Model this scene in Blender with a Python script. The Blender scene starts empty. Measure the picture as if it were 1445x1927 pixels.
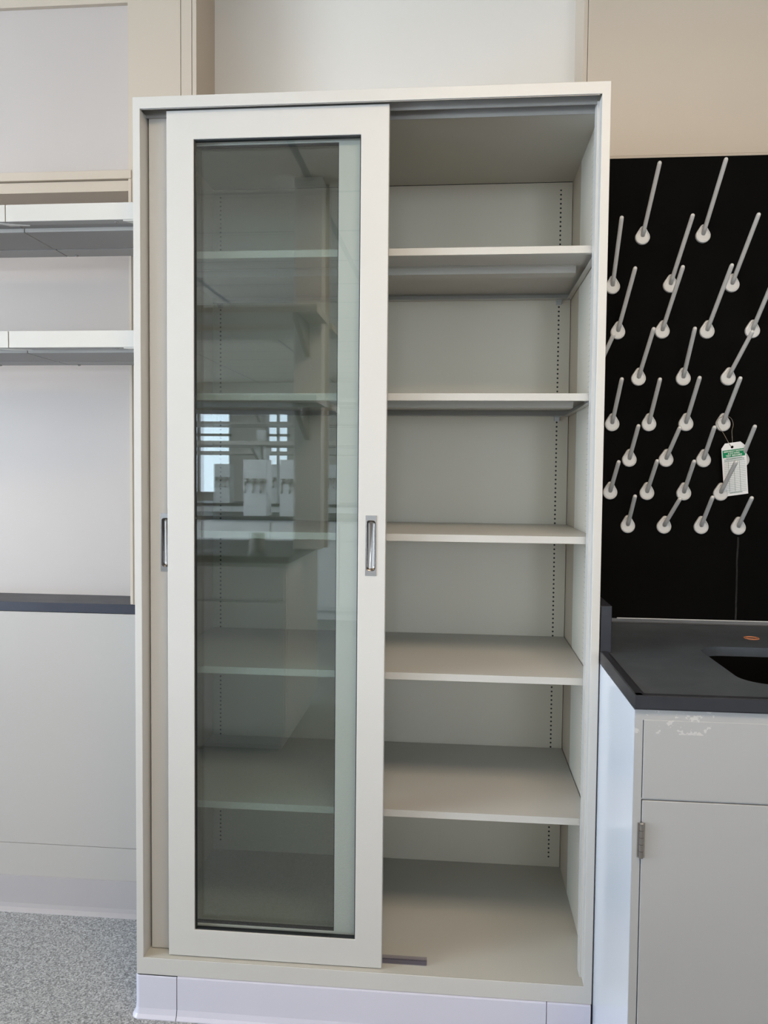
import bpy, bmesh, math, random
from mathutils import Vector, Matrix
random.seed(4)
SC = bpy.context.scene
COL = SC.collection

# ------------------------------------------------------------------ materials
def nt(name):
    m = bpy.data.materials.new(name); m.use_nodes = True
    n = m.node_tree; b = n.nodes['Principled BSDF']
    return m, n, b

def M_(n, op, a, b=None, c=None):
    x = n.nodes.new('ShaderNodeMath'); x.operation = op
    for i, v in enumerate((a, b, c)):
        if v is None: continue
        if isinstance(v, (int, float)): x.inputs[i].default_value = v
        else: n.links.new(v, x.inputs[i])
    return x.outputs[0]

def pos(n):
    g = n.nodes.new('ShaderNodeNewGeometry'); s = n.nodes.new('ShaderNodeSeparateXYZ')
    n.links.new(g.outputs['Position'], s.inputs[0])
    return g, s.outputs[0], s.outputs[1], s.outputs[2]

def mixc(n, fac, a, b):
    x = n.nodes.new('ShaderNodeMix'); x.data_type = 'RGBA'
    if isinstance(fac, (int, float)): x.inputs[0].default_value = fac
    else: n.links.new(fac, x.inputs[0])
    for i, v in ((6, a), (7, b)):
        if isinstance(v, tuple): x.inputs[i].default_value = (*v, 1) if len(v) == 3 else v
        else: n.links.new(v, x.inputs[i])
    return x.outputs[2]

def noise(n, scale, detail=2, rough=.5, vec=None):
    t = n.nodes.new('ShaderNodeTexNoise'); t.inputs['Scale'].default_value = scale
    t.inputs['Detail'].default_value = detail; t.inputs['Roughness'].default_value = rough
    if vec is None:
        g = n.nodes.new('ShaderNodeNewGeometry'); vec = g.outputs['Position']
    n.links.new(vec, t.inputs['Vector']); return t.outputs['Fac']

def ramp(n, fac, stops):
    r = n.nodes.new('ShaderNodeValToRGB'); e = r.color_ramp.elements
    while len(e) < len(stops): e.new(.5)
    for k, (p, c) in zip(e, stops): k.position = p; k.color = (*c, 1) if len(c) == 3 else c
    n.links.new(fac, r.inputs[0]); return r.outputs[0]

def bump(n, b, h, strength, dist):
    x = n.nodes.new('ShaderNodeBump'); x.inputs['Strength'].default_value = strength
    x.inputs['Distance'].default_value = dist
    n.links.new(h, x.inputs['Height']); n.links.new(x.outputs[0], b.inputs['Normal'])

def paint(name, col, rough=.42, var=.03, spec=.4, metallic=0., peel=.04):
    m, n, b = nt(name)
    f = noise(n, 3.0, 3)
    c2 = tuple(max(0, c * (1 - var)) for c in col); c1 = tuple(min(1, c * (1 + var)) for c in col)
    n.links.new(mixc(n, f, c2, c1), b.inputs['Base Color'])
    b.inputs['Roughness'].default_value = rough
    b.inputs['Specular IOR Level'].default_value = spec
    b.inputs['Metallic'].default_value = metallic
    return m

PAINT = paint('cabinet_paint', (.535, .52, .495), .40)
PAINT_IN_SHADE = paint('cabinet_paint_shaded', (.47, .455, .41), .42)  # cabinet paint darkened to hold the shade inside
PAINT_SINK = paint('sink_cabinet_paint', (.355, .36, .37), .3, .04)
WALL = paint('wall_steel_paint', (.50, .425, .345), .5)
WALL_LT = paint('recess_panel_paint', (.46, .41, .38), .55, .02)
SHELF_WHITE = paint('reagent_shelf_paint', (.54, .515, .475), .4)
UNDER_SHADE = paint('shelf_underside_shade', (.24, .225, .215), .5)  # shelf paint darkened, shade under the shelves put into the colour
HEM_RAIL_SHADE = paint('shelf_hem_rail_shade', (.30, .285, .27), .5)  # same shade put into the colour of the hem and rail
DARKGAP = paint('dark_gap', (.02, .02, .02), .8, 0, .1, 0, 0)
RUBBER = paint('black_gasket', (.012, .014, .016), .5, 0, .4, 0, 0)
VINYL = paint('vinyl_base', (.60, .59, .68), .35, .03)
VINYL_W = paint('wall_vinyl_base', (.38, .35, .345), .45, .03)
PEG = paint('peg_plastic', (.60, .60, .60), .35, .03, .45, 0, 0)
TRACK = paint('door_track_metal', (.34, .33, .315), .45, .02, .5, .3, 0)
METAL = paint('brushed_steel', (.40, .385, .375), .25, .05, .5, 1., 0)
ZINC = paint('zinc_clip', (.5, .5, .5), .35, .05, .5, .9, 0)
PAPER = paint('tag_paper', (.86, .86, .88), .6, .02, .3, 0, 0)
GREEN = paint('tag_green', (.0, .23, .09), .5, .03, .3, 0, 0)
INK = paint('tag_ink', (.05, .16, .11), .6, 0, .2, 0, 0)
INKW = paint('tag_white_print', (.85, .88, .86), .6, 0, .2, 0, 0)
WIRE = paint('tag_wire', (.26, .22, .17), .4, .05, .5, .6, 0)
RUST = paint('rust_ring', (.45, .17, .08), .6, .2, .3, 0, 0)
WHITE = paint('white_laminate', (.82, .83, .84), .35)
WALLP = paint('plaster_wall', (.62, .60, .57), .8, .03, .2)
CURT = paint('window_frame_paint', (.5, .5, .5), .5)

def holes_mat():
    m, n, b = nt('perforated_back_panel')
    g, X, Y, Z = pos(n)
    ax = M_(n, 'MINIMUM', M_(n, 'ABSOLUTE', M_(n, 'SUBTRACT', X, 1.0222)), M_(n, 'ABSOLUTE', M_(n, 'SUBTRACT', X, .0345)))
    zz = M_(n, 'MODULO', M_(n, 'SUBTRACT', Z, .1653), .0126)
    dz = M_(n, 'ABSOLUTE', M_(n, 'SUBTRACT', zz, .0063))
    r = M_(n, 'SQRT', M_(n, 'ADD', M_(n, 'MULTIPLY', ax, ax), M_(n, 'MULTIPLY', dz, dz)))
    hole = M_(n, 'MULTIPLY', M_(n, 'LESS_THAN', r, .0027), M_(n, 'MULTIPLY', M_(n, 'LESS_THAN', Z, 2.101), M_(n, 'GREATER_THAN', Z, .1655)))
    base = mixc(n, noise(n, 3, 3), (.60, .56, .475), (.63, .585, .50))
    n.links.new(mixc(n, hole, base, (.008, .008, .008)), b.inputs['Base Color'])
    b.inputs['Roughness'].default_value = .45
    return m
HOLES = holes_mat()

def slots_mat():
    m, n, b = nt('slotted_side_panel')
    g, X, Y, Z = pos(n)
    ay = M_(n, 'ABSOLUTE', M_(n, 'SUBTRACT', Y, .20))
    zz = M_(n, 'ABSOLUTE', M_(n, 'SUBTRACT', M_(n, 'MODULO', M_(n, 'SUBTRACT', Z, .1653), .0126), .0063))
    s = M_(n, 'MULTIPLY', M_(n, 'LESS_THAN', ay, .012), M_(n, 'LESS_THAN', zz, .0012))
    n.links.new(mixc(n, M_(n, 'MULTIPLY', s, .3), (.78, .75, .68), (.2, .2, .19)), b.inputs['Base Color'])
    b.inputs['Roughness'].default_value = .42
    return m
SLOTS = slots_mat()

def epoxy(name, lo, hi, rough, spec=.5, scale=9, smear=True):
    m, n, b = nt(name)
    f = noise(n, scale, 6, .6)
    n.links.new(ramp(n, f, [(.3, lo), (.7, hi)]), b.inputs['Base Color'])
    n.links.new(M_(n, 'MULTIPLY_ADD', noise(n, 6, 4), .25, rough - .12), b.inputs['Roughness'])
    b.inputs['Specular IOR Level'].default_value = spec
    return m
BOARD = epoxy('black_epoxy_board', (.0030, .0030, .0030), (.0055, .0054, .0052), .5, .03, 2.5)
BOARD.node_tree.nodes['Principled BSDF'].inputs['IOR'].default_value = 1.2
def streak(m, x0, ztop):
    # faint dried-water streak running down the board
    n = m.node_tree; b = n.nodes['Principled BSDF']; old = b.inputs['Base Color'].links[0].from_socket
    g, X, Y, Z = pos(n)
    dx = M_(n, 'ABSOLUTE', M_(n, 'SUBTRACT', M_(n, 'ADD', X, M_(n, 'MULTIPLY', noise(n, 14, 2), .006)), x0 + .003))
    k = M_(n, 'MULTIPLY', M_(n, 'LESS_THAN', dx, .0022), M_(n, 'LESS_THAN', Z, ztop))
    k = M_(n, 'MULTIPLY', k, M_(n, 'MULTIPLY', noise(n, 60, 4), .5))
    n.links.new(mixc(n, k, old, (.10, .10, .10)), b.inputs['Base Color'])
streak(BOARD, 1.476, 1.135)
def chips(m):
    # small chips and drips in the paint just under the counter
    n = m.node_tree; b = n.nodes['Principled BSDF']; old = b.inputs['Base Color'].links[0].from_socket
    g, X, Y, Z = pos(n)
    reg = M_(n, 'MULTIPLY', M_(n, 'GREATER_THAN', Z, .835), M_(n, 'LESS_THAN', X, 1.20))
    k = M_(n, 'MULTIPLY', M_(n, 'GREATER_THAN', noise(n, 75, 4, .6), .60), reg)
    n.links.new(mixc(n, M_(n, 'MULTIPLY', k, .45), old, (.62, .61, .60)), b.inputs['Base Color'])
    bump(n, b, k, .4, .001)
chips(PAINT_SINK)
SLATE = epoxy('slate_counter', (.042, .050, .062), (.070, .082, .098), .42, .45, 7)
SLATE_EDGE = epoxy('slate_edge', (.014, .015, .02), (.024, .026, .034), .4, .4, 10)
BLACK_TOP = epoxy('black_ledge', (.02, .022, .034), (.03, .032, .045), .4, .4, 10)

def floor_mat():
    m, n, b = nt('speckled_vinyl_tile')
    g, X, Y, Z = pos(n)
    v = n.nodes.new('ShaderNodeTexVoronoi'); v.inputs['Scale'].default_value = 330
    n.links.new(g.outputs['Position'], v.inputs['Vector'])
    sp = n.nodes.new('ShaderNodeSeparateColor'); n.links.new(v.outputs['Color'], sp.inputs[0])
    c = ramp(n, sp.outputs[0], [(.0, (.09, .095, .10)), (.22, (.18, .185, .19)), (.5, (.33, .333, .337)), (.75, (.395, .40, .407)), (1., (.585, .595, .605))])
    c = mixc(n, M_(n, 'MULTIPLY', noise(n, 120, 3), .45), c, (.30, .30, .30))
    def seam(v, off, w):
        q = M_(n, 'MODULO', M_(n, 'ADD', v, 60.96 * 2 + off), .3048)
        return M_(n, 'LESS_THAN', M_(n, 'ABSOLUTE', M_(n, 'SUBTRACT', q, .1524)), w)
    s = M_(n, 'MAXIMUM', seam(X, .2434, .0007), seam(Y, .06, .0005))
    c = mixc(n, M_(n, 'MULTIPLY', s, .55), c, (.08, .08, .08))
    n.links.new(c, b.inputs['Base Color'])
    b.inputs['Roughness'].default_value = .5
    bump(n, b, noise(n, 300, 2), .15, .001)
    return m
FLOOR = floor_mat()

def ceiling_mat():
    m, n, b = nt('acoustic_ceiling')
    g, X, Y, Z = pos(n)
    def seam(v, off, per, w):
        q = M_(n, 'MODULO', M_(n, 'ADD', v, per * 60 + off), per)
        return M_(n, 'LESS_THAN', q, w)
    s = M_(n, 'MAXIMUM', seam(X, .03, 1.22, .035), seam(Y, .35, .61, .025))
    c = mixc(n, noise(n, 260, 3, .7), (.62, .57, .50), (.80, .74, .65))
    n.links.new(mixc(n, s, c, (.33, .33, .32)), b.inputs['Base Color'])
    b.inputs['Roughness'].default_value = .9
    return m
CEIL = ceiling_mat()

def glass_mat(name, tint, f0=.075):
    m = bpy.data.materials.new(name); m.use_nodes = True; n = m.node_tree
    n.nodes.remove(n.nodes['Principled BSDF']); out = n.nodes['Material Output']
    g = n.nodes.new('ShaderNodeNewGeometry')
    d = n.nodes.new('ShaderNodeVectorMath'); d.operation = 'DOT_PRODUCT'
    n.links.new(g.outputs['Incoming'], d.inputs[0]); n.links.new(g.outputs['Normal'], d.inputs[1])
    c = M_(n, 'ABSOLUTE', d.outputs['Value'])
    f = M_(n, 'MULTIPLY_ADD', M_(n, 'POWER', M_(n, 'SUBTRACT', 1., c), 5.), 1 - f0, f0)
    t = n.nodes.new('ShaderNodeBsdfTransparent'); t.inputs[0].default_value = (*tint, 1)
    r = n.nodes.new('ShaderNodeBsdfGlossy'); r.inputs['Roughness'].default_value = 0.
    mx = n.nodes.new('ShaderNodeMixShader')
    n.links.new(f, mx.inputs[0]); n.links.new(t.outputs[0], mx.inputs[1]); n.links.new(r.outputs[0], mx.inputs[2])
    n.links.new(mx.outputs[0], out.inputs[0]); return m
GLASS = glass_mat('door_glass', (.79, .85, .835), .12)
PLASTIC = glass_mat('clear_plastic', (.84, .83, .90), .10)
WGLASS = glass_mat('window_glass', (.9, .93, .95), .06)

# ------------------------------------------------------------------ geometry helpers
def box(bm, x0, x1, y0, y1, z0, z1):
    vs = [bm.verts.new((x, y, z)) for x in (x0, x1) for y in (y0, y1) for z in (z0, z1)]
    for f in ((0, 1, 3, 2), (4, 6, 7, 5), (0, 4, 5, 1), (2, 3, 7, 6), (0, 2, 6, 4), (1, 5, 7, 3)):
        bm.faces.new([vs[i] for i in f])

def ring(bm, o, i, y0, y1):
    def q(r, y): return [bm.verts.new((r[a], y, r[b])) for a, b in ((0, 2), (1, 2), (1, 3), (0, 3))]
    of, ob, jf, jb = q(o, y0), q(o, y1), q(i, y0), q(i, y1)
    for k in range(4):
        l = (k + 1) % 4
        bm.faces.new((of[k], of[l], jf[l], jf[k])); bm.faces.new((ob[l], ob[k], jb[k], jb[l]))
        bm.faces.new((of[l], of[k], ob[k], ob[l])); bm.faces.new((jf[k], jf[l], jb[l], jb[k]))

def prism(bm, pts, a0, a1, axis):
    """extrude a 2-D polygon along axis ('x': pts are (y,z); 'y': (x,z); 'z': (x,y))"""
    def v(p, a): return {'x': (a, p[0], p[1]), 'y': (p[0], a, p[1]), 'z': (p[0], p[1], a)}[axis]
    A = [bm.verts.new(v(p, a0)) for p in pts]; B = [bm.verts.new(v(p, a1)) for p in pts]
    n = len(pts)
    bm.faces.new(A[::-1]); bm.faces.new(B)
    for k in range(n): bm.faces.new((A[k], A[(k + 1) % n], B[(k + 1) % n], B[k]))

def tube(bm, pts, rad, seg=12, caps=True):
    pts = [Vector(p) for p in pts]; rings = []
    if not hasattr(rad, '__len__'): rad = [rad] * len(pts)
    u = None
    for i, p in enumerate(pts):
        t = (pts[min(i + 1, len(pts) - 1)] - pts[max(i - 1, 0)]).normalized()
        if u is None:
            u = t.orthogonal().normalized()
        else:
            u = (u - t * u.dot(t)).normalized()
        w = t.cross(u)
        rings.append([bm.verts.new(p + (u * math.cos(2 * math.pi * k / seg) + w * math.sin(2 * math.pi * k / seg)) * rad[i]) for k in range(seg)])
    for a, b in zip(rings, rings[1:]):
        for k in range(seg): bm.faces.new((a[k], a[(k + 1) % seg], b[(k + 1) % seg], b[k]))
    if caps: bm.faces.new(rings[0][::-1]); bm.faces.new(rings[-1])

def wpos(p):
    v = Vector((0, 0, 0))
    while p is not None: v += p.location; p = p.parent
    return v

def obj(name, bm, mat, parent=None, bevel=0, smooth=False, seg=2, wn=True):
    """links one mesh object, origin at its middle; vertices are given in room coordinates"""
    bmesh.ops.recalc_face_normals(bm, faces=bm.faces)
    if bevel:
        bmesh.ops.bevel(bm, geom=[e for e in bm.edges if e.calc_face_angle(0) > .5], offset=bevel, segments=seg, affect='EDGES', clamp_overlap=True, profile=.5)
    vs = [v.co for v in bm.verts]
    c = Vector([(min(v[k] for v in vs) + max(v[k] for v in vs)) / 2 for k in range(3)])
    bmesh.ops.translate(bm, verts=bm.verts, vec=-c)
    me = bpy.data.meshes.new(name); bm.to_mesh(me); bm.free()
    for p in me.polygons: p.use_smooth = smooth
    me.materials.append(mat)
    o = bpy.data.objects.new(name, me); COL.objects.link(o)
    if parent is not None: o.parent = parent
    o.location = c - (wpos(parent) if parent is not None else Vector())
    if bevel and not smooth and wn and len(me.polygons) < 400:
        for p in me.polygons: p.use_smooth = True
        md = o.modifiers.new('wn', 'WEIGHTED_NORMAL'); md.keep_sharp = False; md.mode = 'FACE_AREA'; md.weight = 100
    return o

def B(*boxes):
    bm = bmesh.new()
    for b in boxes: box(bm, *b)
    return bm

def tag(o, label, cat, group=None):
    o['label'] = label; o['category'] = cat
    if group: o['group'] = group
    return o

def thing(name, label, cat, loc, group=None):
    o = bpy.data.objects.new(name, None); COL.objects.link(o); o.location = loc
    o.empty_display_size = .05
    return tag(o, label, cat, group)

def struct(name, bm, mat, bevel=0, parent=None):
    o = obj(name, bm, mat, parent, bevel); o['kind'] = 'structure'; return o

def cut(o, cutter_bm):
    """cuts a shape (room coordinates) out of an object, leaving a plain mesh"""
    bmesh.ops.recalc_face_normals(cutter_bm, faces=cutter_bm.faces)
    me = bpy.data.meshes.new('c'); cutter_bm.to_mesh(me); cutter_bm.free()
    c = bpy.data.objects.new('c', me); COL.objects.link(c)
    md = o.modifiers.new('b', 'BOOLEAN'); md.operation = 'DIFFERENCE'; md.object = c; md.solver = 'EXACT'
    bpy.context.view_layer.update()
    ev = o.evaluated_get(bpy.context.evaluated_depsgraph_get())
    new = bpy.data.meshes.new_from_object(ev)
    o.modifiers.clear(); o.data = new
    bpy.data.objects.remove(c); bpy.data.meshes.remove(me)
    for p in new.polygons: p.use_smooth = False

def rrect(cx, cy, w, h, r, n=6):
    P = []
    for sx, sy, a0 in ((1, -1, -90), (1, 1, 0), (-1, 1, 90), (-1, -1, 180)):
        for k in range(n + 1):
            a = math.radians(a0 + 90 * k / n)
            P.append((cx + sx * (w / 2 - r) + r * math.cos(a), cy + sy * (h / 2 - r) + r * math.sin(a)))
    return P

# ------------------------------------------------------------------ the service wall (setting)
YW = .3795
XL, XR, YB, ZC = -4.2, 3.2, -10.0, 2.75
struct('floor', B((XL, XR, YB, .56, -.05, 0)), FLOOR)
struct('ceiling', B((XL, XR, YB, .56, ZC, ZC + .05)), CEIL)
# back wall: carcass behind everything, then its face panels with fine grooves between
struct('wall_back', B(
    (-1.5, -.1835, .5242, .56, .912, 2.10),             # recess panel over the ledge
    (-1.5, -.1835, .3925, .4200, 2.10, 2.60),            # shallow panel over the rail
    (XL, -1.5, .3815, .56, 0, ZC), (1.08, XR, .3815, .56, 0, 2.125),
), WALL_LT)
struct('wall_back.001', B(
    (-.1835, -.0337, YW, .5335, .9120, ZC), (-.0322, -.0022, YW, .5335, .9120, ZC), (-.0007, .0113, YW, .5335, 0, ZC),
    (-1.5, -.1835, YW, .5335, 2.5835, ZC),
), WALL, .0006)
struct('wall_back.002', B((XL, -.0012, YW, .5335, .2008, .8835), (XL, -.0012, YW, .5335, .0, .1995)), paint('lower_panel_paint', (.40, .37, .34), .5), .0006)
struct('wall_back.003', B((1.0672, XR, YW, .5335, 2.1332, ZC)), WALL, .0012)
struct('wall_back.004', B((.0113, 1.066, .5333, .56, 0, ZC)), paint('alcove_paint', (.68, .64, .59), .55, .02))
struct('trim_1', B((-1.5, -.1748, .3765, .3935, 2.1060, 2.1296)), WALL, .0012)
struct('trim_2', B((-1.5, -.1840, .3865, .5235, 2.0750, 2.1045)), WALL, .001)
struct('trim_3', B((-.1832, -.1748, .3770, .3790, .9135, 2.1050)), WALL, .0006)
struct('trim_4', B((1.0560, 1.0660, YW, .5330, 0.0, ZC)), WALL, .0006)
struct('trim_5', B((1.062, XR, .3760, .3900, 2.1215, 2.1318)), WALL, .0008)
struct('trim_6', B((-.0342, .0, .3835, .5, .92, ZC - .01), (1.064, 1.07, .3835, .5, .92, ZC - .01), (1.07, 2.9, .3835, .5, 2.128, 2.14), (XL, -.002, .3835, .5, .19, .21)), DARKGAP)
# vinyl cove base along the left panel
bm = bmesh.new()
prism(bm, [(YW - .0002, 0), (YW - .0145, 0), (YW - .013, .003), (YW - .0055, .010), (YW - .003, .022), (YW - .003, .1035), (YW - .0002, .1042)], XL + .01, -.004, 'x')
struct('baseboard_back', bm, VINYL_W)
# black epoxy ledge
o = obj('stone_ledge', B((-1.5, -.0012, .3775, .5240, .8850, .9118)), BLACK_TOP, None, .001)
tag(o, 'thin black epoxy ledge set in the wall left of the tall cabinet', 'countertop')

# ------------------------------------------------------------------ the tall cabinet
W, H, K, D = 1.058, 2.1337, .1012, .5163
cab = thing('storage_cabinet', 'tall pale grey steel cabinet with sliding glass doors and adjustable shelves', 'cabinet', (W / 2, .26, 0))
bm = bmesh.new(); ring(bm, (0, W, K + .0005, H), (.0169, 1.0395, .1421, 2.1075), -.0010, .0012)
obj('front_frame', bm, PAINT, cab, .0010)
obj('door_jamb', B((.0045, .0168, .0014, .056, .1425, 2.107)), PAINT, cab)
bm = bmesh.new(); prism(bm, [(1.0396, .0014), (1.0562, .0014), (1.0562, .0615), (1.0348, .0615), (1.0348, .0300), (1.0396, .0300)], .1423, 2.1072, 'z')
obj('door_jamb', bm, PAINT, cab, .0006, wn=False)
obj('side_panel', B((0.0001, .0037, .0014, .528, K + .001, H - .001)), PAINT, cab)
obj('side_panel', B((1.0564, W - .0001, .0014, .528, K + .001, H - .001)), SLOTS, cab)
obj('top_panel', B((.0038, 1.0563, .0014, .5160, 2.1360 - .0135, H)), PAINT_IN_SHADE, cab)
obj('back_panel', B((.0056, 1.0544, D, .5270, .105, 2.1208)), HOLES, cab)
obj('rear_cover', B((.0038, 1.0563, .5275, .5290, .105, 2.13)), DARKGAP, cab)
obj('bottom_panel', B((.0038, 1.0563, .0016, .5158, .105, .1421)), PAINT_IN_SHADE, cab)
obj('door_track', B((.004, 1.0345, .0015, .0025, 2.1060, 2.1220), (.004, 1.0345, .0312, .0336, 2.1012, 2.1220), (.004, 1.0345, .0582, .0606, 2.0935, 2.1220)), TRACK, cab)

def cove(bm, x0, x1):
    prism(bm, [(.004, 0), (-.0125, 0), (-.0125, .0022), (-.0070, .009), (-.0038, .022), (-.0036, .098), (-.0026, K), (.004, K)], x0, x1, 'x')
bm = bmesh.new(); cove(bm, .0996, .9572); obj('vinyl_base', bm, VINYL, cab)
bm = bmesh.new(); cove(bm, .9588, W - .002); obj('vinyl_base', bm, VINYL, cab)
bm = bmesh.new()
# left corner piece wraps round the side
prof = [(.0, 0), (.0125, 0), (.0125, .0022), (.0070, .009), (.0038, .022), (.0036, .098), (.0026, K)]   # offset outwards, height
path = [((.0980, .0), (0, -1)), ((.008, .0), (0, -1))] + [((.008, .008), (math.cos(math.radians(a)), math.sin(math.radians(a)))) for a in (270, 255, 240, 225, 210, 195, 180)] + [((.0, .04), (-1, 0)), ((0, .36), (-1, 0))]
rows = []
for (c, nrm) in path:
    base = Vector(c)
    r0 = .008 if c == (.008, .008) else 0
    rows.append([bm.verts.new((base.x + nrm[0] * (r0 + o_), base.y + nrm[1] * (r0 + o_), z)) for o_, z in prof])
for a, b in zip(rows, rows[1:]):
    for k in range(len(prof) - 1): bm.faces.new((a[k], a[k + 1], b[k + 1], b[k]))
o = obj('vinyl_base', bm, VINYL, cab, smooth=False)
obj('toe_box', B((.006, 1.052, .0045, .52, .0, .1045)), DARKGAP, cab)

def flush_pull(x0, z0, yf, parent):
    x1, z1 = x0 + .0272, z0 + .137
    cx, cz = (x0 + x1) / 2 - .0005, (z0 + z1) / 2 + .001
    inner = rrect(cx, cz, .0185, .113, .006); m = len(inner)
    bm = bmesh.new()
    # face plate with slot, lip and rounded trough
    n = 7
    outer = []
    for px, pz in inner:      # matching outer points on the rectangle
        dx, dz = px - cx, pz - cz
        k = min((.0136 / abs(dx)) if abs(dx) > 1e-6 else 9, (.0685 / abs(dz)) if abs(dz) > 1e-6 else 9)
        outer.append((cx + dx * k, cz + dz * k))
    def loop(pts, y): return [bm.verts.new((p[0], y, p[1])) for p in pts]
    def sc(s_, t_): return [(cx + (p[0] - cx) * s_, cz + (p[1] - cz) * t_) for p in inner]
    L = [loop(outer, yf), loop(outer, yf - .0012), loop(sc(1.14, 1.02), yf - .0012), loop(sc(1.07, 1.01), yf - .0024), loop(inner, yf - .0012),
         loop(sc(.97, .99), yf + .006), loop(sc(.80, .965), yf + .0095), loop(sc(.45, .94), yf + .011)]
    for a, b in zip(L, L[1:]):
        for k in range(m): bm.faces.new((a[k], a[(k + 1) % m], b[(k + 1) % m], b[k]))
    bm.faces.new(L[-1])
    o = obj('flush_handle', bm, METAL, parent, smooth=False)
    for p in o.data.polygons: p.use_smooth = True
    o.data.set_sharp_from_angle(angle=math.radians(35))
    return (cx, cz)

def sliding_door(x0, z0, z1, yf, hx, hz, glass):
    w = .5078; x1 = x0 + w
    bm = bmesh.new(); ring(bm, (x0, x1, z0, z1), glass, yf, yf + .018)
    dr = obj('sliding_door', bm, PAINT, cab, .0010, wn=False)
    cx, cz = hx + .0136 - .0005, hz + .0695
    cb = bmesh.new(); prism(cb, rrect(cx, cz, .0188, .1134, .0062), yf - .01, yf + .013, 'y')
    cut(dr, cb)
    flush_pull(hx, hz, yf, dr)
    bm = bmesh.new(); g = glass
    ring(bm, (g[0] - .0002, g[1] + .0002, g[2] - .0002, g[3] + .0002), (g[0] + .0022, g[1] - .0022, g[2] + .0028, g[3] - .0028), yf + .0035, yf + .014)
    obj('glass_gasket', bm, RUBBER, dr)
    bm = bmesh.new()
    vs = [bm.verts.new(p) for p in ((g[0] + .001, yf + .008, g[2] + .001), (g[1] - .001, yf + .008, g[2] + .001), (g[1] - .001, yf + .008, g[3] - .001), (g[0] + .001, yf + .008, g[3] - .001))]
    bm.faces.new(vs)
    p = obj('glass_pane', bm, GLASS, dr)
    return dr
sliding_door(.0733, .1443, 2.1068, .012, .5350, 1.0580, (.1365, .5185, .2085, 2.0425))
sliding_door(.0217, .1435, 2.1040, .036, .0468, 1.0550, (.0852, .4652, .2095, 2.0380))

# shelves: folded trays with a stiffener below and clips at the back
def shelf(zt):
    bm = bmesh.new(); x0, x1, y0, y1 = .0062, 1.0540, .0650, .5140
    box(bm, x0, x1, y0, y1, zt - .0012, zt)
    box(bm, x0, x1, y0, y0 + .0012, zt - .0164, zt - .0012)
    box(bm, x0, x1, y0 + .0012, y0 + .012, zt - .0164, zt - .0152)
    box(bm, x0, x1, y1 - .0012, y1, zt - .0164, zt - .0012)
    box(bm, x0 + .01, x1 - .01, y1 - .02, y1 - .0012, zt - .0164, zt - .0152)
    box(bm, x0, x0 + .0012, y0, y1, zt - .0164, zt - .0012); box(bm, x1 - .0012, x1, y0, y1, zt - .0164, zt - .0012)
    box(bm, x1 - .012, x1 - .0012, y0 + .02, y1 - .02, zt - .0164, zt - .0152)
    s = obj('shelf', bm, PAINT_IN_SHADE if 0 else PAINT_SH, cab)
    bm = bmesh.new(); yc = .245
    prism(bm, [(yc - .035, zt - .0014), (yc - .024, zt - .0014), (yc - .020, zt - .0165), (yc + .020, zt - .0165), (yc + .024, zt - .0014), (yc + .035, zt - .0014), (yc + .035, zt - .0026), (yc + .0252, zt - .0026), (yc + .0212, zt - .0177), (yc - .0212, zt - .0177), (yc - .0252, zt - .0026), (yc - .035, zt - .0026)][::-1], x0 + .03, x1 - .03, 'x')
    obj('stiffener', bm, PAINT_SH, s)
    for cx in (.0345, 1.0215):
        bm = B((cx - .0075, cx + .0075, .5020, .5160, zt - .0192, zt - .0170), (cx - .0075, cx + .0075, .5142, .5160, zt - .0300, zt - .0192), (cx - .0075, cx - .006, .5040, .5142, zt - .0280, zt - .0192), (cx + .006, cx + .0075, .5040, .5142, zt - .0280, zt - .0192))
        obj('shelf_clip', bm, ZINC, s)
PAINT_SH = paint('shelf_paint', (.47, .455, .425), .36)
for z in (1.8073, 1.4770, 1.1513, .8252, .4967): shelf(z)

# loose strip of clear plastic lying on the cabinet floor
bm = bmesh.new()
prism(bm, [(.034, .1424), (.052, .1424), (.052, .1436), (.0352, .1436), (.0352, .1520), (.050, .1520), (.050, .1532), (.034, .1532)], .520, .6850, 'x')
o = obj('plastic_strip', bm, PLASTIC)
tag(o, 'short clear plastic edge strip lying on the cabinet floor beside the front door', 'plastic strip')
o.rotation_euler[2] = math.radians(0)

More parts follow.
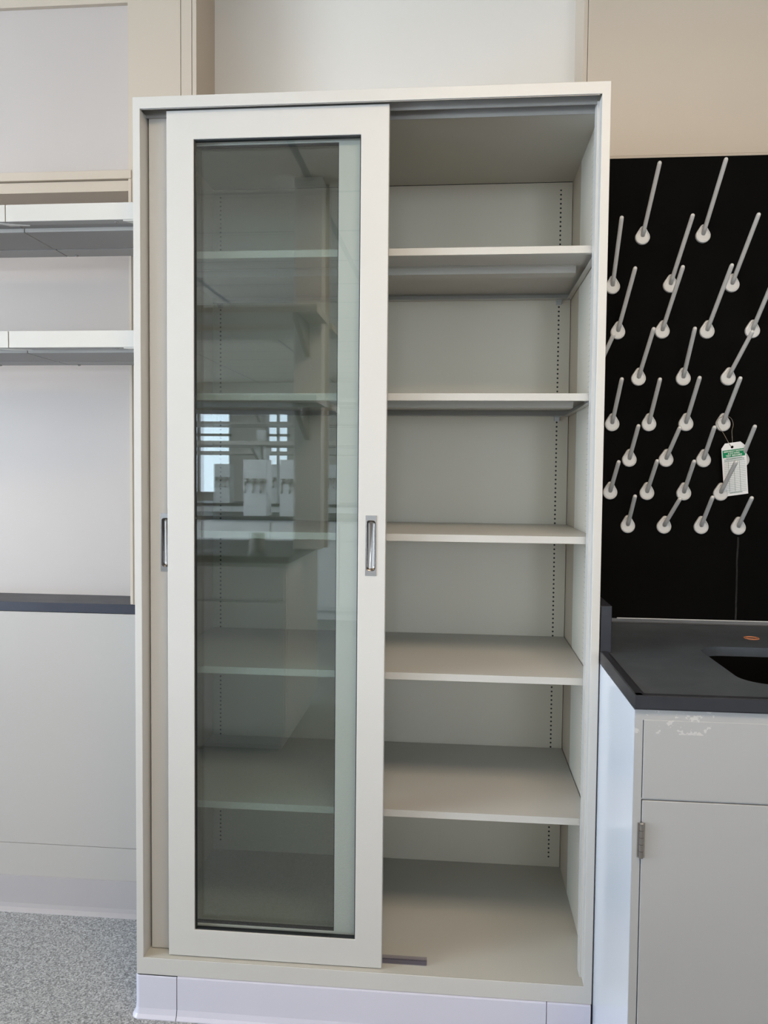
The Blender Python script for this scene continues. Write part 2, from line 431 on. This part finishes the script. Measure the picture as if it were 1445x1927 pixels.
# ------------------------------------------------------------------ steel shelves on the wall at the left
def wall_shelf(zb, h, x0, x1, label, right):
    t = thing('wall_shelf', label, 'shelf', ((x0 + x1) / 2, .2, zb), 'steel shelves hung on the left wall')
    y0, y1 = .085, .3050
    bm = bmesh.new()
    prism(bm, [(y0, zb), (y0 + .027, zb), (y0 + .027, zb + .010), (y0 + .080, zb + .010), (y0 + .080, zb + .0005), (y1, zb + .0005), (y1, zb + h), (y0, zb + h)], x0, x1, 'x')
    obj('tray', bm, SHELF_WHITE, t, .0006)
    obj('underside_shade', B((x0 + .0005, x1 - .0005, y0 + .0815, y1 - .001, zb - .0004, zb + .0003), (x0 + .0005, x1 - .0005, y0 + .028, y0 + .0795, zb + .0092, zb + .0099)), UNDER_SHADE, t)  # thin dark sheets that stand for shade under the tray
    obj('hem_shade', B((x0, x1, y0 + .0012, y0 + .0272, zb - .0004, zb)), HEM_RAIL_SHADE, t)  # thin sheet over the front lip, shade in its colour
    # flat bracket tongue under the front hem
    if right:
        bm = bmesh.new(); prism(bm, [(x1 - .062, y0 + .002), (x1, y0 + .002), (x1, y0 + .080), (x1 - .042, y0 + .027)], zb - .0030, zb - .0004, 'z')
        obj('bracket', bm, SHELF_WHITE, t)
        bm = bmesh.new(); prism(bm, [(x0 - .028, y0 + .004), (x0 + .046, y0 + .026), (x0 - .004, y0 + .026)], zb - .0030, zb - .0004, 'z')
        obj('bracket', bm, SHELF_WHITE, t)
    for sx, sy in ((x1 - .085, y0 + .016), (x0 + .03 if right else x1 - .2, .365)):
        bm = bmesh.new()
        tube(bm, [(sx, sy, zb - .0001), (sx, sy, zb - .0022), (sx, sy, zb - .0034)], [.0046, .0042, .002], 12)
        obj('screw', bm, METAL, t, smooth=True)
    # mounting rail at the wall
    obj('mounting_rail', B((x0, x1, y1 + .010, .3762, zb, zb + h - .004)), HEM_RAIL_SHADE, t, .001)  # rail colour darkened for the shade below the shelf
wall_shelf(1.8925, .0400, -.3575, -.0022, 'white steel shelf just under the header, right piece touching the tall cabinet', True)
wall_shelf(1.8925, .0400, -1.30, -.3600, 'white steel shelf just under the header, left piece cut by the photo edge', False)
wall_shelf(1.5895, .0400, -.3530, -.0022, 'lower white steel shelf, right piece touching the tall cabinet', True)
wall_shelf(1.5895, .0400, -1.30, -.3555, 'lower white steel shelf, left piece cut by the photo edge', False)

# ------------------------------------------------------------------ drying rack on the right
rack = thing('drying_rack', 'black drying board with rows of grey plastic pegs above the sink', 'drying rack', (1.47, .36, .915))
bd = obj('board', B((1.0668, 1.95, .3570, .3758, .9125, 2.1180)), BOARD, rack, .001)
obj('caulk_line', B((1.17, 1.95, .3555, .3568, .9124, .9146)), PEG, rack)
PEGS = [(1.2128, 1.917, 1.2182, 0.2173, 2.0517), (1.3656, 1.9188, 1.3727, 0.2155, 2.0554), (1.1392, 1.7907, 1.1313, 0.2192, 1.9236), (1.2867, 1.7925, 1.2997, 0.2188, 1.9256), (1.4416, 1.792, 1.4534, 0.2191, 1.9249), (1.1554, 1.6728, 1.1675, 0.2226, 1.8022), (1.2689, 1.674, 1.2806, 0.2223, 1.8037), (1.3823, 1.6732, 1.3948, 0.2197, 1.8055), (1.496, 1.6739, 1.5066, 0.2224, 1.8035), (1.0964, 1.5524, 1.1263, 0.2574, 1.647), (1.2112, 1.5516, 1.2205, 0.2443, 1.6593), (1.3251, 1.5515, 1.319, 0.244, 1.6595), (1.4388, 1.552, 1.4594, 0.2522, 1.6518), (1.1457, 1.4321, 1.1465, 0.2478, 1.5363), (1.2404, 1.4325, 1.2396, 0.2488, 1.5357), (1.3349, 1.4334, 1.3343, 0.2462, 1.5391), (1.429, 1.4332, 1.432, 0.2471, 1.5381), (1.0967, 1.3377, 1.1051, 0.2692, 1.4205), (1.1922, 1.3385, 1.1947, 0.269, 1.4215), (1.2867, 1.3392, 1.2978, 0.2741, 1.4171), (1.3821, 1.3391, 1.3816, 0.2721, 1.419), (1.479, 1.3407, 1.4789, 0.2711, 1.4216), (1.1445, 1.2519, 1.149, 0.2735, 1.3304), (1.2396, 1.2516, 1.2433, 0.27, 1.3335), (1.3341, 1.2517, 1.3339, 0.2705, 1.3332), (1.4281, 1.2521, 1.4364, 0.2714, 1.3327), (1.1922, 1.1635, 1.191, 0.272, 1.2436), (1.286, 1.1632, 1.3042, 0.2769, 1.2382), (1.3807, 1.1639, 1.382, 0.2726, 1.2433), (1.4751, 1.1634, 1.4775, 0.2727, 1.2428)]
for bx, bz, tx, ty, tz in PEGS:
    a, b = Vector((bx, .3535, bz)), Vector((tx, ty, tz))
    dirn = (b - a).normalized(); L = (b - a).length
    bm = bmesh.new()
    tube(bm, [a, a + dirn * .02, a + dirn * (L - .012), a + dirn * (L - .005), a + dirn * (L - .0018), b], [.0056, .0054, .0052, .0050, .0040, .0014], 14)
    pg = obj('peg', bm, PEG, rack, smooth=True)
    bm = bmesh.new()
    # teardrop base: wide round foot, narrower top
    R, r, dz = .0188, .0085, .0205
    lean = math.atan2(tx - bx, tz - bz) * .55
    al = math.acos((R - r) / dz)
    P = []
    for k in range(0, 25):
        t = -math.pi / 2 - (math.pi - al) + k * 2 * (math.pi - al) / 24 + 0
        P.append((R * math.cos(t), R * math.sin(t) - .004))
    for k in range(0, 13):
        t = math.pi / 2 - al + k * 2 * al / 12
        P.append((r * math.cos(t), r * math.sin(t) - .004 + dz))
    P = [(bx + x * math.cos(lean) + z * math.sin(lean), bz - x * math.sin(lean) + z * math.cos(lean)) for x, z in P]
    def sc(s_): return [(bx + (p[0] - bx) * s_, bz + (p[1] - bz) * s_) for p in P]
    Ls = [[bm.verts.new((p[0], y, p[1])) for p in sc(s_)] for s_, y in ((1, .3567), (1, .3530), (.94, .3508), (.80, .3500), (.76, .3512))]
    m = len(P)
    for A_, B_ in zip(Ls, Ls[1:]):
        for k in range(m): bm.faces.new((A_[k], A_[(k + 1) % m], B_[(k + 1) % m], B_[k]))
    bm.faces.new(Ls[-1])
    o = obj('peg_base', bm, PEG, pg)
    for p in o.data.polygons: p.use_smooth = True
    o.data.set_sharp_from_angle(angle=math.radians(40))

# ------------------------------------------------------------------ inspection tag hanging from a peg
TGC = Vector((1.4570, .3405, 1.3128))
tg = thing('inspection_tag', 'white and green test record tag hanging by wire from a drying peg', 'tag', TGC)
tg.rotation_euler = (math.radians(11.0), math.radians(-8.6), 0)
def tobj(name, bm, mat, y=0):
    bmesh.ops.recalc_face_normals(bm, faces=bm.faces)
    me = bpy.data.meshes.new(name); bm.to_mesh(me); bm.free(); me.materials.append(mat)
    o = bpy.data.objects.new(name, me); COL.objects.link(o); o.parent = tg; o.location = (0, y, 0); return o
hw, hh = .0305, .0700
bm = bmesh.new()
outl = [(-hw, -hh), (hw, -hh), (hw, hh - .0125), (hw - .0125, hh), (-hw + .0095, hh), (-hw, hh - .0125)]
# card with a punched hole: bridge outer outline to the hole circle
hx0, hz0, hr = -.0035, hh - .0115, .0036
circ = [(hx0 + hr * math.cos(2 * math.pi * k / 24), hz0 + hr * math.sin(2 * math.pi * k / 24)) for k in range(24)]
vo = [bm.verts.new((x, 0, z)) for x, z in outl]; vc = [bm.verts.new((x, 0, z)) for x, z in circ]
eds = [bm.edges.new((vo[k], vo[(k + 1) % 6])) for k in range(6)] + [bm.edges.new((vc[k], vc[(k + 1) % 24])) for k in range(24)]
bmesh.ops.triangle_fill(bm, use_beauty=True, edges=eds)
card = tobj('card', bm, PAPER)
md = card.modifiers.new('s', 'SOLIDIFY'); md.thickness = .0004
bm = B((-hw + .0022, hw - .0030, -.0003, -.0002, hh - .0375, hh - .0180)); tobj('header_band', bm, GREEN, -.0002)
# ruled table: 16 lines, three column rules, with two dotted header lines above
bm = bmesh.new(); zt = hh - .0490; rows_n = 17; pitch = (zt + hh - .0105) / rows_n
for k in range(rows_n + 1):
    z = zt - k * pitch; box(bm, -hw + .004, hw - .003, -.0003, -.0002, z - .00028, z + .00028)
for cxx in (-.0155, -.0015, .0125): box(bm, cxx - .0003, cxx + .0003, -.0003, -.0002, zt - rows_n * pitch, zt)
tobj('ruled_table', bm, INK, -.0002)
def text(body, size, x, z, mat, name, sx=1.):
    cu = bpy.data.curves.new(name, 'FONT'); cu.body = body; cu.size = size; cu.align_x = 'CENTER'; cu.align_y = 'CENTER'; cu.resolution_u = 3; cu.offset = size * .02
    to = bpy.data.objects.new(name, cu); COL.objects.link(to); bpy.context.view_layer.update()
    me = bpy.data.meshes.new_from_object(to.evaluated_get(bpy.context.evaluated_depsgraph_get()))
    bpy.data.objects.remove(to)
    me.transform(Matrix.Rotation(math.radians(90), 4, 'X') @ Matrix.Scale(sx, 4, (1, 0, 0))); me.materials.clear(); me.materials.append(mat)
    o = bpy.data.objects.new(name, me); COL.objects.link(o); o.parent = tg; o.location = (x, -.0007, z)
text('EMERGENCY SHOWER', .0052, -.0004, hh - .0222, INKW, 'title_text', .95)
text('& EYE WASH', .0052, -.0004, hh - .0276, INKW, 'title_text')
text('TEST RECORD', .0064, -.0004, hh - .0335, INKW, 'title_text')
bm = bmesh.new()
for z, wd, hgt in ((hh - .0405, .040, .0016), (hh - .0430, .050, .0016), (hh - .0466, .050, .0014), (-hh + .0075, .032, .0018)):
    x = -wd / 2
    bm = bmesh.new()
    while x < wd / 2:
        l = random.uniform(.0012, .0034); box(bm, x, min(x + l, wd / 2), -.0003, -.0002, z - hgt / 2, z + hgt / 2); x += l + .0006
    tobj('fine_print', bm, INK, -.0002)
WP = [(1.4425, 1.3700, .3290), (1.4385, 1.3745, .3262), (1.4336, 1.3837, .3300), (1.4239, 1.4066, .336), (1.4137, 1.4206, .342), (1.4112, 1.436, .3465), (1.416, 1.4455, .344), (1.4246, 1.4487, .338), (1.4358, 1.4481, .335), (1.4446, 1.4425, .337), (1.4499, 1.431, .340), (1.4495, 1.4234, .339), (1.4454, 1.4131, .337), (1.4462, 1.392, .334), (1.4462, 1.380, .331), (1.4440, 1.3740, .3335), (1.4425, 1.3700, .3290)]
cu = bpy.data.curves.new('wire', 'CURVE'); cu.dimensions = '3D'; sp = cu.splines.new('NURBS'); sp.points.add(len(WP) - 1)
for q, w_ in zip(sp.points, WP): q.co = (w_[0], w_[2], w_[1], 1)
sp.use_endpoint_u = True; sp.order_u = 3; cu.bevel_depth = .00065; cu.bevel_resolution = 3
to = bpy.data.objects.new('wire', cu); COL.objects.link(to); bpy.context.view_layer.update()
me = bpy.data.meshes.new_from_object(to.evaluated_get(bpy.context.evaluated_depsgraph_get())); bpy.data.objects.remove(to)
me.materials.clear(); me.materials.append(WIRE)
o = bpy.data.objects.new('wire', me); COL.objects.link(o); o.parent = tg
Rm = tg.rotation_euler.to_matrix().to_4x4(); Rm.translation = TGC
o.matrix_parent_inverse = Rm.inverted()

# ------------------------------------------------------------------ sink cabinet and counter at the right
SX = 1.0612; SXR = 2.45; SYF = -.3270
sk = thing('sink_cabinet', 'grey steel sink base cabinet with hinged door right of the tall cabinet', 'cabinet', (1.75, 0, 0))
obj('side_panel', B((SX, SX + .0015, SYF + .003, .3735, .0, .8755)), PAINT_GL if False else paint('sink_side_lit_paint', (.70, .73, .80), .16, .03, .6), sk, 0)  # side lightened and blued in colour for the window light it catches
bm = bmesh.new()
ring(bm, (SX, SXR, .012, .8790), (SX + .0140, SXR - .014, .09, .8590), SYF, SYF + .0015)
box(bm, SX + .014, SXR - .014, SYF + .001, SYF + .0015, .7160, .7190)
obj('face_frame', bm, PAINT_SINK, sk, .0006)
obj('carcass', B((SX + .0016, SXR, SYF + .02, SYF + .022, .1, .875), (SXR - .0016, SXR, SYF + .003, .3735, 0, .875), (SX + .002, SXR - .002, SYF + .05, .37, .0, .09)), DARKGAP, sk)
# blank apron panel above the door
obj('apron_panel', B((SX + .0155, SXR - .0155, SYF - .0006, SYF + .012, .7178, .8600)), PAINT_SINK, sk, .0012)
d1 = obj('door', B((SX + .0158, SX + .60, SYF - .0008, SYF + .017, .1000, .7145)), PAINT_SINK, sk, .0015)
def hinge(x, z0, z1, par):
    bm = bmesh.new()
    n = 5; hgt = (z1 - z0) / n
    for k in range(n):
        tube(bm, [(x, SYF - .0042, z0 + k * hgt + .0003), (x, SYF - .0042, z0 + (k + 1) * hgt - .0003)], .0040, 12)
    tube(bm, [(x, SYF - .0042, z1), (x, SYF - .0042, z1 + .0022)], [.0046, .003], 12)
    box(bm, x - .0062, x + .0005, SYF - .0022, SYF - .0008, z0, z1); box(bm, x, x + .0066, SYF - .0024, SYF - .001, z0, z1)
    obj('hinge', bm, METAL, par, .0)
hinge(SX + .0148, .6120, .6745, d1); hinge(SX + .0148, .16, .222, d1)
obj('door', B((SX + .602, SXR - .0155, SYF - .0008, SYF + .017, .1000, .7145)), PAINT_SINK, sk, .0015)

ct = thing('sink_counter', 'dark slate lab counter with raised rim and a sunken sink', 'countertop', (1.75, 0, .88))
top_z, rim_z = .9010, .9050
CX0, CX1, CY0, CY1 = 1.0608, 2.46, -.3330, .3560
# slab with the sink hole
bm = B((CX0, CX1, CY0, CY1, .8800, top_z))
slab = obj('slab', bm, SLATE, ct, .002)
hole = rrect(1.60, -.0640, .619, .316, .060, 8)
cb = bmesh.new(); prism(cb, hole, .85, .95, 'z'); cut(slab, cb)
# raised marine rim on the left and front edges
bm = bmesh.new()
prism(bm, [(CY0, .8795), (CY0 - .0012, .882), (CY0 - .0012, rim_z - .0015), (CY0 + .001, rim_z), (CY0 + .014, rim_z), (CY0 + .024, top_z + .0004), (CY0 + .024, .8795)], CX0 - .0005, CX1, 'x')
obj('front_rim', bm, SLATE_EDGE, ct)
bm = bmesh.new()
prism(bm, [(CX0 - .0012, .8795), (CX0 - .0012, rim_z - .0015), (CX0 + .001, rim_z), (CX0 + .012, rim_z), (CX0 + .020, top_z + .0004), (CX0 + .020, .8795)][::-1], CY0 - .0006, .0005, 'y')
obj('side_rim', bm, SLATE_EDGE, ct)
obj('side_splash', B((CX0 - .0004, CX0 + .0235, .0010, .3555, .8998, 1.0045)), SLATE_EDGE, ct, .0012)
# basin
bm = bmesh.new()
ins = rrect(1.60, -.0640, .617, .314, .059, 8); m = len(ins)
def lp(s_, z): return [bm.verts.new((1.60 + (x - 1.60) * s_, -.064 + (y + .064) * s_, z)) for x, y in ins]
Ls = [lp(1.05, .8795), lp(1.0, .8795), lp(.985, .66), lp(.93, .642), lp(.1, .630)]
for A_, B_ in zip(Ls, Ls[1:]):
    for k in range(m): bm.faces.new((A_[k], A_[(k + 1) % m], B_[(k + 1) % m], B_[k]))
bm.faces.new(Ls[-1])
obj('sink_basin', bm, BOARD, ct)
# rusty ring where a faucet stood
bm = bmesh.new()
for rr, w_ in ((.0165, .0013), (.0115, .001)):
    pts = [(1.4574 + rr * math.cos(2 * math.pi * k / 32), .1986 + rr * math.sin(2 * math.pi * k / 32), top_z + .0006) for k in range(33)]
    tube(bm, pts, w_, 6)
obj('rust_ring', bm, RUST, ct)

# ------------------------------------------------------------------ the rest of the lab, seen in the door glass
struct('wall_right', B((XR, XR + .1, YB, .56, 0, ZC)), WALLP)
def wall_with_windows(name, axis, at, spans, z0, z1, lo, hi):
    bm = bmesh.new(); e = sorted(spans)
    def bx(a, b, c, d_):
        if axis == 'x': box(bm, at - .1, at, a, b, c, d_)
        else: box(bm, a, b, at - .1, at, c, d_)
    bx(lo, hi, 0, z0); bx(lo, hi, z1, ZC)
    p = lo
    for a, b in e: bx(p, a, z0, z1); p = b
    bx(p, hi, z0, z1)
    return struct(name, bm, WALLP)
LW = [(-8.6, -6.6), (-6.0, -3.9), (-3.6, -1.2)]
FW = [(-4.0, -2.9), (-2.35, -1.95), (.5, 1.7), (1.9, 3.1)]
wall_with_windows('wall_left', 'x', XL, LW, .35, 2.45, YB, .56)
wall_with_windows('wall_far', 'y', YB, FW, .95, 2.45, XL, XR)
wn = 1
for axis, at, spans in (('x', XL, LW), ('y', YB, FW)):
    for a, b in spans:
        bm = bmesh.new(); f = .05; zs = .35 if axis == 'x' else .95
        m1, zc = (a + b) / 2, 1.9
        for (p, q, r, s_) in ((a, a + f, zs, 2.45), (b - f, b, zs, 2.45), (a, b, zs, zs + .05), (a, b, 2.4, 2.45), (m1 - .02, m1 + .02, zs, 2.45), (a, b, zc, zc + .04)):
            if axis == 'x': box(bm, at - .08, at - .02, p, q, r, s_)
            else: box(bm, p, q, at - .08, at - .02, r, s_)
        w = struct('window_%d' % wn, bm, CURT); wn += 1
        bm = bmesh.new()
        P = [(a, zs), (b, zs), (b, 2.45), (a, 2.45)]
        bm.faces.new([bm.verts.new((at - .05, p, z) if axis == 'x' else (p, at - .05, z)) for p, z in P])
        obj('pane', bm, WGLASS, w)

def island(y0, y1, x0, x1, label):
    t = thing('island_bench', label, 'lab bench', ((x0 + x1) / 2, (y0 + y1) / 2, 0), 'island benches')
    obj('bench_top', B((x0, x1, y0, y1, .883, .914)), BLACK_TOP, t, .003)
    obj('bench_base', B((x0 + .02, x1 - .02, y0 + .03, y1 - .03, .09, .883), (x0 + .05, x1 - .05, y0 + .08, y1 - .08, 0, .09)), WHITE, t, .002)
    n = int((x1 - x0 - .04) / .6); w_ = (x1 - x0 - .04) / n
    for k in range(n):
        a = x0 + .02 + k * w_
        c = obj('bench_door', B((a + .006, a + w_ - .006, y1 - .0305, y1 - .012, .12, .70)), WHITE, t, .002)
        c = obj('bench_drawer', B((a + .006, a + w_ - .006, y1 - .0305, y1 - .012, .712, .865)), WHITE, t, .002)
    return t
island(-2.42, -1.602, -3.4, -.017, 'black-topped island bench behind the camera, nearest the glass cabinet')
island(-5.55, -4.72, -3.4, 2.2, 'black-topped island bench in the middle of the room')
island(-8.4, -7.6, -3.4, 2.2, 'black-topped island bench nearest the far windows')

def service_rack(yc, x1, label, n_post, h, lv=(1.55, 1.93)):
    t = thing('bench_shelving', label, 'shelving', (x1 - 1.2, yc, .914), 'reagent shelving over the island benches')
    bm = B((x1 - .19, x1 - .05, yc - .06, yc + .06, .9142, h)); obj('column', bm, WHITE, t, .003)
    bm = B(*[(x1 - .0495, x1 - .048 + .02 * (k + 1) - .004, yc - .05 + .02 * k, yc - .035 + .02 * k, .9142, h) for k in range(1)]); obj('corner_strip', bm, PAINT, t)
    for zz in lv:
        obj('shelf_board', B((-3.3, x1 - .02, yc + .07, yc + .34, zz, zz + .035), (-3.3, x1 - .02, yc - .34, yc - .07, zz, zz + .035)), SHELF_WHITE, t, .002)
        for bx in (x1 - .12, x1 - 1.1, x1 - 2.1):
            bm = bmesh.new()
            prism(bm, [(yc + .065, zz - .002), (yc + .33, zz - .002), (yc + .33, zz - .03), (yc + .065, zz - .16)], bx - .012, bx + .012, 'x')
            prism(bm, [(yc - .065, zz - .002), (yc - .33, zz - .002), (yc - .33, zz - .03), (yc - .065, zz - .16)][::-1], bx - .012, bx + .012, 'x')
            obj('bracket', bm, TRACK, t)
    for bx in (x1 - 1.1, x1 - 2.1): obj('column', B((bx - .03, bx + .03, yc - .05, yc + .05, .9142, h - .6)), WHITE, t, .002)
service_rack(-2.02, .13 - .02, 'white service column with shelves over the nearest island bench', 3, 2.745, (1.62, 2.03))
service_rack(-5.14, 1.0, 'white shelving over the middle island bench', 3, 2.3)
service_rack(-8.0, 1.6, 'white shelving over the island bench nearest the far windows', 3, 2.3)

def pedestal(x, y, label):
    t = thing('service_turret', label, 'lab fixture', (x, y, .914), 'white service turrets on the benches')
    bm = bmesh.new(); prism(bm, [(x - .105, y - .09), (x + .105, y - .09), (x + .105, y + .09), (x - .105, y + .09)], .9145, 1.42, 'z')
    obj('housing', bm, WHITE, t, .004)
    for k, dx in enumerate((-.07, 0, .07)):
        bm = bmesh.new()
        tube(bm, [(x + dx, y + .0895, 1.22), (x + dx, y + .13, 1.22), (x + dx, y + .15, 1.21), (x + dx, y + .155, 1.15), (x + dx, y + .16, 1.12)], [.014, .012, .012, .010, .008], 10)
        tube(bm, [(x + dx - .02, y + .115, 1.245), (x + dx + .02, y + .115, 1.245)], .007, 8)
        tube(bm, [(x + dx, y + .115, 1.22), (x + dx, y + .115, 1.245)], .006, 8)
        obj('gas_tap', bm, METAL, t, smooth=True)
for x, s_ in ((-1.07, 'leftmost'), (-.74, 'second'), (.35, 'third')): pedestal(x, -4.90, s_ + ' white service turret with chrome taps on the middle island bench')
for x, s_ in ((-2.3, 'leftmost'), (-1.68, 'second'), (-.9, 'third')): pedestal(x, -7.75, s_ + ' white service turret on the bench nearest the far windows')
# ------------------------------------------------------------------ steel cup and stapler-like lump on the near bench
bm = bmesh.new()
tube(bm, [(-.22, -1.80, .9145), (-.22, -1.80, 1.005)], .038, 24)
o = obj('steel_beaker', bm, METAL, None, smooth=False)
for p in o.data.polygons: p.use_smooth = True
o.data.set_sharp_from_angle(angle=math.radians(40))
tag(o, 'small steel beaker standing on the nearest island bench', 'beaker')

# ------------------------------------------------------------------ light
def area(name, loc, rot, sx, sy, power, col):
    l = bpy.data.lights.new(name, 'AREA'); l.shape = 'RECTANGLE'; l.size = sx; l.size_y = sy; l.energy = power; l.color = col
    o = bpy.data.objects.new(name, l); COL.objects.link(o); o.location = loc; o.rotation_euler = [math.radians(a) for a in rot]; return o
COOL = (.84, .92, 1.0); WARM = (1.0, .80, .58)
for (a, b), p in zip(LW, (85, 135, 385)): area('window_and_fill_light', (XL - .12, (a + b) / 2, 1.70), (0, -90, 0), 1.5, b - a, p, COOL)
area('window_and_fill_light', (XL - .12, -1.75, .66), (0, -90, 0), .55, 1.05, 85, (.52, .72, 1.0))  # blue fill lamp added low down, cools the bottom of the cabinet
for (a, b), p in zip(FW, (30, 24, 112, 112)): area('window_and_fill_light', ((a + b) / 2, YB - .12, 1.70), (90, 0, 0), b - a, 1.5, p * (b - a), (.74, .88, 1.0) if p < 50 else COOL)
area('added_warm_light', (1.15, -1.5, ZC - .01), (0, 0, 0), 1.2, .6, 42, WARM)  # warm lamp added outside the glass reflection, warms the cabinet's upper part

w = bpy.data.worlds.new('World'); SC.world = w; w.use_nodes = True
bg = w.node_tree.nodes['Background']
sky = w.node_tree.nodes.new('ShaderNodeTexSky'); sky.sky_type = 'HOSEK_WILKIE'; sky.turbidity = 4; sky.sun_direction = (-.5, -.3, .8)
w.node_tree.links.new(sky.outputs[0], bg.inputs[0]); bg.inputs[1].default_value = 1.5

# ------------------------------------------------------------------ camera
cx, cy, cz = .7450498630183625, -1.6586597067418238, 1.2858728441871718
yaw, pitch, roll, f, px, py = -.08433192781075262, -.042372417757926606, .009949780349874541, 1400.035441854656, 744.6369936780443, 955.1534951231652
fwd = Vector((math.sin(yaw) * math.cos(pitch), math.cos(yaw) * math.cos(pitch), math.sin(pitch)))
right = Vector((math.cos(yaw), -math.sin(yaw), 0)); up = right.cross(fwd)
r2 = math.cos(roll) * right + math.sin(roll) * up; u2 = -math.sin(roll) * right + math.cos(roll) * up
cam = bpy.data.cameras.new('camera'); co = bpy.data.objects.new('camera', cam); COL.objects.link(co)
mt = Matrix((r2, u2, -fwd)).transposed().to_4x4(); mt.translation = (cx, cy, cz); co.matrix_world = mt
cam.sensor_fit = 'AUTO'; cam.sensor_width = 36; cam.lens = f / 1927 * 36
cam.shift_x = -(px - 722.5) / 1927; cam.shift_y = (py - 963.5) / 1927
cam.clip_start = .02
SC.camera = co
SC.view_settings.view_transform = 'Standard'
SC.view_settings.look = 'None'
SC.view_settings.exposure = 0
SC.cycles.max_bounces = 10; SC.cycles.diffuse_bounces = 6; SC.cycles.transparent_max_bounces = 16; SC.cycles.sample_clamp_indirect = 6
SC.cycles.use_denoising = True
